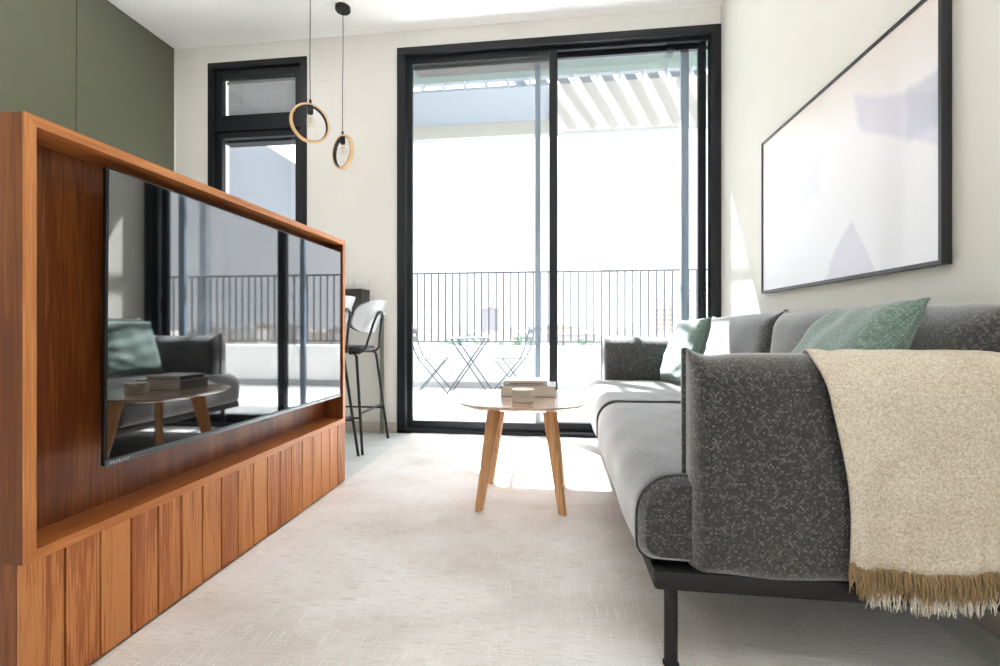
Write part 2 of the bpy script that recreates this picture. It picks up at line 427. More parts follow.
# ------------------------------------------------------------------ terrace door
d1 = thing('door_1', (0, YB + .08, 0), None, None); tag(d1, kind='structure')
b = MB()
b.box(DX0, DX0 + .064, YB - .012, YB + .06, 0, DZ, .003).box(DX1 - .074, DX1 - .001, YB - .012, YB + .06, 0, DZ, .003)
b.box(DX0, DX1 - .001, YB - .0125, YB + .06, DZ - .062, DZ - .0005, .003)
b.box(DX0, DX0 + .03, YB + .06, YB + .21, 0, DZ).box(DX1 - .03, DX1 - .001, YB + .06, YB + .21, 0, DZ)
b.box(DX0, DX1 - .001, YB + .06, YB + .21, DZ - .03, DZ - .0005)
b.box(DX0, DX1 - .001, YB - .012, YB + .21, 0, .03, .003)
b.box(DX0 + .064, DX1 - .074, YB + .03, YB + .062, DZ - .09, DZ - .062, .002)
b.box(DX0 + .03, DX1 - .03, YB + .066, YB + .07, .03, .042).box(DX0 + .03, DX1 - .03, YB + .126, YB + .13, .03, .042)
build('door_frame', b, M['frame'], d1)

def sash(x0, x1, y, z0, z1, sl, sr, top, bot, mat, th=.036):
    b = MB()
    b.box(x0, x0 + sl, y, y + th, z0, z1, .004).box(x1 - sr, x1, y, y + th, z0, z1, .004)
    b.box(x0 + sl, x1 - sr, y + .001, y + th - .001, z1 - top, z1, .002).box(x0 + sl, x1 - sr, y + .001, y + th - .001, z0, z0 + bot, .002)
    o = build('sliding_sash', b, M[mat], d1)
    build('glass_pane', MB().box(x0 + sl - .005, x1 - sr + .005, y + th / 2 - .004, y + th / 2 + .004, z0 + bot - .005, z1 - top + .005), M['glass'], o)
    return o
sA = sash(-1.205, 0.0, YB + .030, .042, 3.02, .045, .06, .052, .052, 'frame')
sC = sash(-.045, 1.125, YB + .085, .042, 3.03, .05, .058, .062, .052, 'frame')
sB = sash(-.176, 1.016, YB + .145, .042, 3.05, .044, .058, .05, .05, 'frame_glare')
# roller housing above the left pane
build('roller_box', MB().box(-1.16, -.06, YB + .075, YB + .2, 2.945, 3.05, .01), M['black'], d1)
# handle on the right stile and the flush pull on the left one
hb = MB().box(1.078, 1.102, YB + .078, YB + .085, .99, 1.13, .003).tube([(1.09, YB + .084, 1.09), (1.09, YB + .055, 1.09), (1.088, YB + .045, 1.06), (1.085, YB + .043, .985)], .008, 10)
build('door_handle', hb, M['black'], sC, 40)
build('door_pull', MB().box(-1.19, -1.172, YB + .024, YB + .031, 1.0, 1.15, .003), M['black'], sA)
build('door_stop', MB().lathe([(.005, 2.945), (.03, 2.95), (.034, 2.958), (.034, 2.97)], (.86, YB + .075, 0), 20), M['black'], sC, 40)

# ------------------------------------------------------------------ tall window with fanlight
w1 = thing('window_1', ((WX0 + WX1) / 2, YB + .05, WZ0), None, None); tag(w1, kind='structure')
b = MB()
for x0, x1 in ((WX0, WX0 + .055), (WX1 - .055, WX1)): b.box(x0, x1, YB - .012, YB + .09, WZ0, WZ1, .003)
b.box(WX0, WX1, YB - .0125, YB + .09, WZ1 - .055, WZ1, .003).box(WX0, WX1, YB - .0125, YB + .09, WZ0, WZ0 + .055, .003)
b.box(WX0 + .055, WX1 - .055, YB + .0, YB + .09, 2.50, 2.59, .003)
build('window_frame', b, M['frame'], w1)
def wsash(name, z0, z1, top, bot):
    x0, x1, y0, y1 = WX0 + .062, WX1 - .062, YB + .015, YB + .065
    b = MB().box(x0, x0 + .05, y0, y1, z0, z1, .004).box(x1 - .05, x1, y0, y1, z0, z1, .004)
    b.box(x0 + .05, x1 - .05, y0 + .001, y1, z1 - top, z1, .003).box(x0 + .05, x1 - .05, y0 + .001, y1, z0, z0 + bot, .003)
    o = build(name, b, M['frame'], w1)
    build('glass_pane', MB().box(x0 + .045, x1 - .045, YB + .04, YB + .046, z0 + bot - .005, z1 - top + .005), M['glass'], o)
    return o
fan = wsash('fanlight_sash', 2.59, 3.020, .062, .05)
wsash('casement_sash', WZ0 + .06, 2.497, .05, .06)
b = MB()
for i in range(22):
    z = 2.635 + i * .0145
    b.box(WX0 + .115, WX1 - .115, YB + .085, YB + .103, z, z + .0012, rot=Matrix.Rotation(radians(-22), 4, 'X'))
for x in (WX0 + .25, WX1 - .25): b.tube([(x, YB + .084, 2.61), (x, YB + .084, 2.95)], .0012, 5)
b.box(WX0 + .11, WX1 - .11, YB + .08, YB + .11, 2.935, 2.96)
build('venetian_blind', b, M['blind'], fan)
build('roller_box', MB().box(WX0 + .06, WX1 - .06, YB + .1, YB + .2, 2.44, 2.56, .006), M['black'], w1)

# ------------------------------------------------------------------ green tall cabinets on the left
def tall_cabinet(y0, y1, label):
    t = thing('tall_cabinet', (XL + .01, (y0 + y1) / 2, 0), label, 'cabinet', 'tall green cupboards')
    build('body', MB().box(XL + .001, XL + .004, y0 + .001, y1 - .001, 0, H - .002), M['green'], t)
    build('door', MB().box(XL + .004, XL + .022, y0 + .0015, y1 - .0015, .06, H - .003, .001), M['green'], t)
    return t
tall_cabinet(2.787, YB - .012, 'sage green floor-to-ceiling cupboard nearest the tall black window')
tall_cabinet(1.95, 2.785, 'sage green floor-to-ceiling cupboard at left edge, left of the dark seam')
struct('trim_1', MB().box(XL, XL + .022, YB - .011, YB, 0, H - .001), M['wall'])

# ------------------------------------------------------------------ walnut media unit
CX, CY0, CY1, CZ = -1.155, .882, 2.432, 1.322
XBK = -1.56
mu = thing('media_unit', (-1.34, (CY0 + CY1) / 2, 0), 'walnut media unit with deep framed niche and vertical plank base', 'media unit')
t_ = .024
ZN = .328
def rail_loop(yA, yB, zA, zB, mitre_y, mitre_z): pass
b = MB()      # mitred face frame: four boards
def mitre(pts_front, x0, x1):
    b.loft([[(x0, y, z) for y, z in pts_front], [(x1, y, z) for y, z in pts_front]])
O4 = [(CY0, ZN), (CY1, ZN), (CY1, CZ), (CY0, CZ)]
I4 = [(CY0 + t_, ZN + t_), (CY1 - t_, ZN + t_), (CY1 - t_, CZ - t_), (CY0 + t_, CZ - t_)]
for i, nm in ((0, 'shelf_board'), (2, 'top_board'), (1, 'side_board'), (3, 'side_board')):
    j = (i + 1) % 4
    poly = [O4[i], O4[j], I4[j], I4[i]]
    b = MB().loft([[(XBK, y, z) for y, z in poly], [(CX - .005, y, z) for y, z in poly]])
    o = build(nm, b, M['walnut_y'] if i in (0, 2) else M['walnut_z_shaded'], mu)
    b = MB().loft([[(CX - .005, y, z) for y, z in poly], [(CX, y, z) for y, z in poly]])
    build('lit_edge_strip', b, M['edge_y_lit'] if i in (0, 2) else M['edge_z_lit'], o)  # paler front strip carries the painted side light
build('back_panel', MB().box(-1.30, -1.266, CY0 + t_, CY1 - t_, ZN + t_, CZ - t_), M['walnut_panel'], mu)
b = MB()
NP = 18; pw = (CY1 - CY0) / NP
for i in range(NP):
    y0 = CY0 + i * pw
    b.box(CX - .020, CX - .001, y0 + (.0 if i == 0 else .0022), y0 + pw - (.0 if i == NP - 1 else .0022), .008, ZN, .0012, 1)
build('plank_front', b, M['walnut_v'], mu)
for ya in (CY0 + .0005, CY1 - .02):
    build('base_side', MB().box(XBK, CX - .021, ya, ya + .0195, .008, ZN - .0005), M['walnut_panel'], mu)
build('plinth', MB().box(XBK + .02, CX - .022, CY0 + .021, CY1 - .021, 0, ZN - .001), M['black'], mu)

# ------------------------------------------------------------------ television
TX = -1.163
TY0, TY1, TZ0, TZ1 = 1.070, 2.392, .482, 1.262
tv = thing('television', (TX - .03, (TY0 + TY1) / 2, TZ0), 'large flat black television in the walnut niche', 'television')
build('rear_body', MB().box(TX - .06, TX - .012, TY0 + .25, TY1 - .25, TZ0 + .1, TZ0 + .6, .012), M['tv_plastic'], tv)
build('wall_bracket', MB().box(-1.266, TX - .06, TY0 + .45, TY1 - .45, TZ0 + .2, TZ0 + .5, .004), M['black'], tv)
build('bezel', MB().box(TX - .012, TX - .001, TY0, TY1, TZ0, TZ1, .002), M['tv_plastic'], tv)
build('screen', MB().box(TX - .004, TX, TY0 + .006, TY1 - .006, TZ0 + .016, TZ1 - .005), M['screen'], tv)
ch = build('chin_trim', MB().box(TX - .010, TX + .004, TY0 + .001, TY1 - .001, TZ0 - .002, TZ0 + .014, .004), M['tv_chin'], tv, 40)
b = MB()
for k, (w_, g) in enumerate([(.006, .0), (.006, .0), (.007, 0), (.006, 0), (.006, 0), (.006, 0), (.007, 0)]):
    y = TY0 + .012 + k * .0082
    b.box(TX + .0038, TX + .0046, y, y + w_ * .35, TZ0 + .003, TZ0 + .0095)
    b.box(TX + .0038, TX + .0046, y, y + w_, TZ0 + (.003 if k % 2 else .0082), TZ0 + (.0045 if k % 2 else .0095))
build('lettering', b, M['tv_mark'], ch)
build('sensor', MB().box(TX + .002, TX + .0045, (TY0 + TY1) / 2 - .02, (TY0 + TY1) / 2 + .02, TZ0 - .007, TZ0 - .001, .001), M['tv_plastic'], ch)
tv.rotation_euler = (radians(-.55), 0, 0)

# ------------------------------------------------------------------ rug
def rug():
    x0, x1, y0, y1 = -1.148, 1.07, -.9, 3.585
    b = MB(); nx, ny = 60, 110
    bm = b.bm
    rr = random.Random(3)
    top = [[bm.verts.new((x0 + (x1 - x0) * i / nx + (rr.uniform(-.003, .001) if i == nx else 0), y0 + (y1 - y0) * j / ny,
                          .008 + .0012 * sin(i * .9 + j * .31) * sin(j * .53))) for i in range(nx + 1)] for j in range(ny + 1)]
    for j in range(ny):
        for i in range(nx): bm.faces.new((top[j][i], top[j][i + 1], top[j + 1][i + 1], top[j + 1][i]))
    r = bmesh.ops.extrude_face_region(bm, geom=list(bm.faces))
    for v in [g for g in r['geom'] if isinstance(g, bmesh.types.BMVert)]: v.co.z = .0005
    o = build('rug', b, M['rug'], None, 40)
    tag(o, 'large pale beige distressed rug covering the floor between media unit and sofa', 'rug')
rug()

# ------------------------------------------------------------------ coffee table
TC = Vector((-.165, 2.295, 0)); RZ = .0092
ct = thing('coffee_table', (TC.x, TC.y, RZ), 'small oak coffee table with rounded top and splayed legs', 'coffee table')
def squircle(hx, hy, n=72, e=3.4):
    out = []
    for k in range(n):
        a = 2 * pi * k / n; c, s = cos(a), sin(a)
        out.append((hx * math.copysign(abs(c) ** (2 / e), c), hy * math.copysign(abs(s) ** (2 / e), s)))
    return out
def sq(h, z): return [(TC.x + x, TC.y + y, z) for x, y in squircle(h, h)]
build('tabletop', MB().loft([sq(.262, .477), sq(.278, .480), sq(.299, .4955), sq(.300, .499), sq(.298, .502)]), M['oak_top'], ct, 30)
for sx in (-1, 1):
    for sy in (-1, 1):
        top = Vector((TC.x + sx * .125, TC.y + sy * .125, .478)); bot = Vector((TC.x + sx * .190, TC.y + sy * .190, RZ))
        b = MB()
        d = (bot - top).normalized(); diag = Vector((sx, sy, 0)).normalized(); side = Vector((-sy, sx, 0)).normalized()
        loops = []
        for k in range(7):
            f = k / 6; p = top.lerp(bot, f); w = .074 - .034 * f; t = .030 - .006 * f
            lp = []
            for a in range(16):
                an = 2 * pi * a / 16; c, s = cos(an), sin(an)
                lp.append(p + diag * (w / 2 * math.copysign(abs(c) ** .5, c)) + side * (t / 2 * math.copysign(abs(s) ** .5, s)))
            loops.append(lp)
        b.loft(loops)
        build('leg', b, M['oak'], ct, 45)
b = MB()
for s in (-1, 1): b.bar((TC.x - .14, TC.y - .14 * s, .462), (TC.x + .14, TC.y + .14 * s, .462), .03, .028)
build('cross_rail', b, M['oak'], ct)

def book(name, x0, x1, y0, y1, z0, z1, cover, label, rot, topmat=None, band=None, ct_=.0028):
    cx, cy = (x0 + x1) / 2, (y0 + y1) / 2
    t = thing(name, (cx, cy, z0), label, 'book', 'books on the coffee table')
    # the spine lies at the left short side, pages show at the front
    build('pages', MB().box(x0 + .003, x1 - .004, y0 + .004, y1 - .004, z0 + ct_, z1 - ct_), M['page'], t)
    b = MB().box(x0, x1, y0, y1, z0, z0 + ct_, .0008)
    b.box(x0, x0 + .004, y0, y1, z0 + .001, z1 - .001, .0015)
    build('cover', b, cover, t)
    build('front_cover', MB().box(x0, x1, y0, y1, z1 - ct_, z1, .0008), topmat or cover, t)
    if band: build('bookmark_band', MB().box(x0 + .03, x1 - .02, y0 + .002, y0 + .005, z0 + ct_ + .003, z1 - ct_ - .008), band, t)
    t.rotation_euler = (0, 0, radians(rot))
    return t
def mat_page():
    m, nt, out = new_mat('paper_pages')
    p = N(nt, 'ShaderNodeBsdfPrincipled'); p.inputs['Roughness'].default_value = .9
    tc = N(nt, 'ShaderNodeTexCoord'); mp = N(nt, 'ShaderNodeMapping'); mp.inputs['Scale'].default_value = (4, 4, 900)
    n = N(nt, 'ShaderNodeTexNoise', i_Scale=1., i_Detail=2.); L(nt, tc.outputs['Object'], mp.inputs[0]); L(nt, mp.outputs[0], n.inputs['Vector'])
    rp = ramp(nt, n.outputs['Fac'], [(.35, srgb(196, 188, 174)), (.65, srgb(232, 226, 214))]); L(nt, rp.outputs[0], p.inputs['Base Color']); L(nt, p.outputs[0], out.inputs[0])
    return m
M['page'] = mat_page()
book('art_book', -.278, -.005, 2.315, 2.52, .5022, .556, M['book_a'], 'thick grey book lying on the oak table under the other', 0, M['book_b_top'])
book('magazine_book', -.270, -.050, 2.33, 2.50, .5562, .580, M['book_b'], 'thinner dark book with pale jacket on top of the thick one', 2, M['book_b_top'], M['book_band'])
# coasters: a stack of nine
cw = None
NC = 7
ORD = ['topmost', 'second', 'third', 'fourth', 'fifth', 'sixth', 'bottom']
proto = None
for i in range(NC):                       # from the top of the stack down
    z = .5022 + (NC - 1 - i) * .0084
    r_ = .0545
    if proto is None:
        proto = thing('coaster', (-.157, 2.170, z), '', 'coaster', 'stacked coasters')
        build('disc', MB().lathe([(r_ - .006, z + .0016), (r_, z + .003), (r_, z + .0068), (r_ - .001, z + .0080), (r_ - .005, z + .0083), (r_ - .008, z + .0076)], (-.157, 2.170, 0), 48), M['coaster'], proto, 40)
        build('cork_base', MB().lathe([(r_ - .012, z), (r_ - .010, z + .0018)], (-.157, 2.170, 0), 48), M['coaster_edge'], proto)
        o = proto
    else:
        o = copy_tree(proto); o.location.z = z
        s = 1 - .012 * i; o.scale = (s, s, 1)
    o.location.x = -.157 + R.uniform(-.0012, .0012)
    where = {0: 'topmost of the round cream coasters stacked on the oak table', NC - 1: 'bottom one of the round cream coasters, resting on the oak table'}.get(i, 'round cream coaster, %s from the top of the stack of seven' % ORD[i])
    o['label'] = where

# ------------------------------------------------------------------ sofa
SO = thing('sofa', (.70, 2.34, RZ), 'long charcoal grey tweed sofa on thin black legs', 'sofa')
SX0, SX1, SY0, SY1 = .235, 1.14, 1.172, 3.495
b = MB()
b.box(SX0, SX1, SY0, SY0 + .045, .205, .255, .012).box(SX0, SX1, SY1 - .045, SY1, .205, .255, .012)
b.box(SX0, SX0 + .045, SY0 + .02, SY1 - .02, .206, .2545, .010).box(SX1 - .045, SX1, SY0 + .02, SY1 - .02, .206, .2545, .010)
b.box(SX0 + .02, SX1 - .02, SY0 + .02, SY1 - .02, .235, .2535)
build('base_frame', b, M['black'], SO, 40)
for x, y in ((SX0 + .047, SY0 + .032), (SX0 + .12, SY1 - .04), (SX1 - .05, SY0 + .032), (SX1 - .05, SY1 - .04)):
    lb = build('leg', MB().lathe([(.0155, RZ + .004), (.0165, RZ + .02), (.0165, .21)], (x, y, 0), 20), M['black'], SO, 40)
    build('glide', MB().lathe([(.02, RZ), (.02, RZ + .004)], (x, y, 0), 20), M['black'], lb)

def rrect(hx, hz, r, n=8, r2=None):
    """rounded rectangle loop (x, z), counter-clockwise; r for the top corners, r2 for the bottom ones"""
    r2 = r if r2 is None else r2
    pts = []
    for cx, cz, a0, rr in ((hx - r, hz - r, 0, r), (-hx + r, hz - r, 90, r), (-hx + r2, -hz + r2, 180, r2), (hx - r2, -hz + r2, 270, r2)):
        for k in range(n + 1):
            a = radians(a0 + 90 * k / n); pts.append((cx + rr * cos(a), cz + rr * sin(a)))
    return pts
def resample(loop, m):
    P = [Vector((x, z)) for x, z in loop]; P.append(P[0])
    ln = [0.]
    for a, c in zip(P, P[1:]): ln.append(ln[-1] + (c - a).length)
    out = []; j = 0
    for k in range(m):
        d = ln[-1] * k / m
        while ln[j + 1] < d: j += 1
        f = (d - ln[j]) / max(1e-9, ln[j + 1] - ln[j]); p = P[j].lerp(P[j + 1], f); out.append((p.x, p.y))
    return out

def seat_cushion(y0, y1, seed):
    rr = random.Random(seed); b = MB(); loops = []
    x0, x1, z0, z1 = .203, 1.02, .252, .474
    cx, cz, hx, hz = (x0 + x1) / 2, (z0 + z1) / 2, (x1 - x0) / 2, (z1 - z0) / 2
    base = resample(rrect(hx, hz, .105, 10, .045), 120)
    ny = 44
    for j in range(ny + 1):
        f = j / ny; y = y0 + (y1 - y0) * f
        e = min(f, 1 - f) * (y1 - y0)
        sh = .020 * (1 - min(1, e / .045)) ** 2.2          # rolled ends
        puff = .012 * min(1, e / .25)
        lp = []
        for x, z in base:
            k = 1 - sh / hz
            zz = z * k + (puff * max(0, z / hz) * (1 - (x / hx) ** 2 * .6))
            xx = x + sh * .9 * (1 if x < 0 else -1)
            if x < -hx * .7: xx -= .006 * min(1, e / .2) * (1 + .3 * sin(y * 17 + seed))
            zz += .0016 * sin(y * 23 + x * 9 + seed) * sin(x * 31 + seed)
            lp.append((cx + xx, y, cz + zz))
        loops.append(lp)
    b.loft(loops)
    o = build('seat_cushion', b, M['sofa'], SO, 50)
    # piping along both ends
    for jj in (1, ny - 1):
        pts = [Vector(p) for p in loops[jj]]
        c = sum(pts, Vector()) / len(pts)
        pts = [p + (Vector((p.x - c.x, 0, p.z - c.z)).normalized() * .0015) for p in pts]
        build('piping', MB().tube(pts[::1], .0032, 6, True), M['piping'], o, 60)
    return o
seat_cushion(1.205, 2.408, 1)
seat_cushion(2.412, 3.47, 2)

def arm_pad(y0, y1, x0, x1, z0, z1, seed):
    """padded arm: thin sewn front edge with a pointed top corner, soft round top"""
    b = MB(); loops = []
    cy, hy, cz, hz = (y0 + y1) / 2, (y1 - y0) / 2, (z0 + z1) / 2, (z1 - z0) / 2
    n = 46
    for j in range(n + 1):
        f = j / n; f = f ** 1.7
        x = x0 + (x1 - x0) * f; e = x - x0; e2 = x1 - x
        th = .38 + .62 * (1 - math.exp(-e / .012)) ** .8 if e < .25 else 1.
        th *= min(1, .35 + .65 * (min(1, e2 / .05)) ** .5)
        ear = .020 * math.exp(-e / .022) - .006 * math.exp(-((e - .06) / .04) ** 2) + .004 * sin(e * 7 + seed)
        lp = []
        for y, z in resample(rrect(hy, hz, hy * .92, 10, .03), 80):
            zz = z + (ear if z > 0 else 0) * max(0, z / hz)
            if z < -hz * .9: zz += .005 * sin(e * 22 + seed) * (1 if e > .05 else e / .05)
            yy = y * th * (1 + .10 * (1 - (z / hz) ** 2) * min(1, e / .15))
            yy += .0025 * sin(x * 19 + z * 13 + seed) * min(1, e / .1)
            lp.append((x, cy + yy, cz + zz))
        loops.append(lp)
    b.loft(loops)
    o = build('arm', b, M['sofa'], SO, 55)
    # sewn front edge
    b = MB().box(x0 - .010, x0 + .004, cy - .007, cy + .007, z0 + .012, z1 + .016, .004, 2)
    build('front_seam', b, M['sofa'], o, 40)
    return o
arm_pad(1.168, 1.345, .330, 1.13, .243, .780, 0)
arm_pad(3.30, 3.482, .322, 1.13, .243, .782, 2)

def back_pad(y0, y1, seed):
    b = MB(); loops = []
    n = 50
    x0, x1, z0, z1 = .985, 1.165, .30, .918
    cx, hx, cz, hz = (x0 + x1) / 2, (x1 - x0) / 2, (z0 + z1) / 2, (z1 - z0) / 2
    for j in range(n + 1):
        f = .5 - .5 * cos(pi * j / n)
        y = y0 + (y1 - y0) * f; e = min(y - y0, y1 - y)
        th = .12 + .88 * (1 - math.exp(-e / .035)) ** .8
        ear = .016 * math.exp(-e / .022) - .004 * math.exp(-((e - .07) / .05) ** 2)
        lp = []
        for x, z in resample(rrect(hx, hz, hx * .9, 10, .03), 84):
            lean = .05 * (z / hz)
            zz = z + ear * max(0, z / hz) + .006 * sin(y * 4 + seed) * max(0, z / hz)
            xx = x * th * (1 + .08 * (1 - (z / hz) ** 2)) + lean * .6 + .003 * sin(y * 16 + z * 11 + seed) * min(1, e / .1)
            lp.append((cx + xx, y, cz + zz))
        loops.append(lp)
    b.loft(loops)
    o = build('back_cushion', b, M['sofa'], SO, 55)
    for y in (y0, y1):
        build('end_seam', MB().bar((cx - .028, y, z0 + .03), (cx + .03, y, z1 + .016), .008, .012), M['piping'], o)
    return o
back_pad(1.20, 2.408, 0)
back_pad(2.412, 3.47, 3)

# ------------------------------------------------------------------ scatter cushions
def pillow(name, c, size, thick, axes, label, seed):
    """square cushion: axes = (width dir, height dir, thickness dir)"""
    U, V, W = [Vector(a).normalized() for a in axes]
    c = Vector(c); n = 36; b = MB(); bm = b.bm
    rr = random.Random(seed)
    ph = [rr.uniform(0, 6) for _ in range(6)]
    def pt(i, j, s):
        u, v = -1 + 2 * i / n, -1 + 2 * j / n
        k = ((1 - abs(u) ** 2.6) * (1 - abs(v) ** 2.6)) ** .42
        pin = 1 - .055 * (1 - abs(v) ** 2) * abs(u) ** 2                       # edges draw in between the corners
        pin2 = 1 - .055 * (1 - abs(u) ** 2) * abs(v) ** 2
        wr = .006 * sin(u * 6 + v * 5 + ph[0]) * sin(v * 7 - u * 3 + ph[1]) + .003 * sin(11 * u * v + ph[2] + 9 * v)
        edge = min(1, (1 - max(abs(u), abs(v))) * 4)
        t = s * thick / 2 * k + wr * edge
        return c + U * (u * size[0] / 2 * pin) + V * (v * size[1] / 2 * pin2) + W * (t + .008 * sin(u * 3 + ph[3]) * v)
    front = [[bm.verts.new(pt(i, j, 1)) for i in range(n + 1)] for j in range(n + 1)]
    back = [[front[j][i] if i in (0, n) or j in (0, n) else bm.verts.new(pt(i, j, -1)) for i in range(n + 1)] for j in range(n + 1)]
    for g in (front, back):
        for j in range(n):
            for i in range(n):
                q = (g[j][i], g[j][i + 1], g[j + 1][i + 1], g[j + 1][i])
                bm.faces.new(q if g is front else q[::-1])
    edge = [front[0][i].co.copy() for i in range(n)] + [front[j][n].co.copy() for j in range(n)] + [front[n][n - i].co.copy() for i in range(n)] + [front[n - j][0].co.copy() for j in range(n)]
    t = thing(name, (c.x, c.y, c.z - size[1] / 2), label, 'cushion', 'sage green cushions on the sofa')
    build('cover', b, M['cushion_green'], t, 180)
    build('piped_edge', MB().tube(edge, .004, 6, True), M['cushion_green'], t, 60)
    return t
pillow('scatter_cushion', (.800, 3.06, .700), (.42, .42), .14, ((.15, -.985, .03), (.30, .05, .95), (-.95, -.15, .3)), 'sage green square cushion propped in the far corner of the sofa', 4)
pillow('scatter_cushion', (.815, 1.512, .706), (.41, .50), .16, ((.0, -1., .03), (.56, .05, .83), (-.83, 0, .56)), 'sage green square cushion leaning on the sofa back beside the beige throw', 9)

# ------------------------------------------------------------------ throw blanket over the near arm
def throw():
    path = []                      # (y, z) over the arm, from the seat side to the near hem
    for k in range(9): path.append((1.372, .50 + .20 * k / 8))
    ra, cy, cz = .104, 1.262, .694
    for k in range(1, 16):
        a = pi * k / 16
        path.append((cy + .108 * cos(a), cz + .084 * sin(a)))
    for k in range(16): path.append((1.152 - .004 * sin(pi * k / 15), .69 - .385 * k / 15))
    nv = 46
    T = .006
    bm = MB(); loops_o, loops_i = [], []
    m = len(path)
    def P(i, j, off):
        y, z = path[i]
        y0, z0 = path[max(i - 1, 0)]; y1, z1 = path[min(i + 1, m - 1)]
        tn = Vector((0, y1 - y0, z1 - z0)).normalized(); nrm = Vector((0, -tn.z, tn.y))
        if nrm.dot(Vector((0, y - cy, z - .55))) < 0: nrm = -nrm
        s = i / (m - 1); v = j / nv
        left = .612 + .10 * max(0, .5 - s) / .5 + .042 * max(0, (s - .45) / .55) ** 1.0 + .012 * sin(s * 9)
        x = left + (1.085 - left) * v
        drop = max(0, (s - .6) / .4)
        w = .006 * drop * sin(v * 13 + s * 2) + (.0006 + .003 * drop) * sin(v * 27 + s * 5) + .010 * math.exp(-((v - .05) / .03) ** 2) * (.1 + drop) - .004 * math.exp(-((v - .13) / .03) ** 2)
        w += .005 * drop * sin(s * 11 + v * 4)
        zz = z + (-.008 * sin(v * 5.5) * drop if s > .6 else 0) + (.012 * drop * math.exp(-(v / .03) ** 2))
        return Vector((x, y, zz)) + nrm * (w + .010 + off)
    o_ = [[bm.bm.verts.new(P(i, j, T)) for j in range(nv + 1)] for i in range(m)]
    i_ = [[bm.bm.verts.new(P(i, j, 0)) for j in range(nv + 1)] for i in range(m)]
    for i in range(m - 1):
        for j in range(nv):
            bm.bm.faces.new((o_[i][j], o_[i][j + 1], o_[i + 1][j + 1], o_[i + 1][j]))
            bm.bm.faces.new((i_[i][j], i_[i + 1][j], i_[i + 1][j + 1], i_[i][j + 1]))
    for i in range(m - 1):
        for j in (0, nv): bm.bm.faces.new((o_[i][j], o_[i + 1][j], i_[i + 1][j], i_[i][j]))
    for j in range(nv):
        for i in (0, m - 1): bm.bm.faces.new((o_[i][j], o_[i][j + 1], i_[i][j + 1], i_[i][j]))
    hem = [P(m - 1, j, T / 2) for j in range(nv + 1)]
    t = thing('throw_blanket', (.85, 1.2, .28), 'oatmeal boucle throw with long fringe hanging over the near sofa arm', 'throw')
    build('cloth', bm, M['throw'], t, 180)
    rr = random.Random(5)
    def strands(n, l0, l1, rad, dy, v0=0.):
        b = MB()
        for k in range(n):
            f = min(.9999, max(0, v0 + (1 - v0) * (k + rr.uniform(-.3, .3)) / n)); j = int(f * nv); p = hem[j].lerp(hem[min(j + 1, nv)], f * nv - j)
            ln = rr.uniform(l0, l1); sw = rr.uniform(-.010, .010); dd = dy + rr.uniform(-.006, .006)
            pts = [p + Vector((0, dd * .4, .006))]
            for q in range(1, 5):
                g = q / 4
                pts.append(p + Vector((sw * g * g + .002 * sin(g * 7 + k), dd + .004 * sin(k * 1.3 + g * 4), -ln * g)))
            b.tube(pts, rad, 4, radii=[rad, rad * 1.05, rad, rad * .85, rad * .4])
        return b
    build('fringe', strands(330, .045, .066, .0019, -.003), M['fringe_tan'], t, 60, label='tan yarn fringe along the hem', kind='stuff')
    build('fringe', strands(300, .074, .094, .0016, .006, .10), M['fringe_white'], t, 60, label='white longer yarn ends below the tan fringe', kind='stuff')
throw()

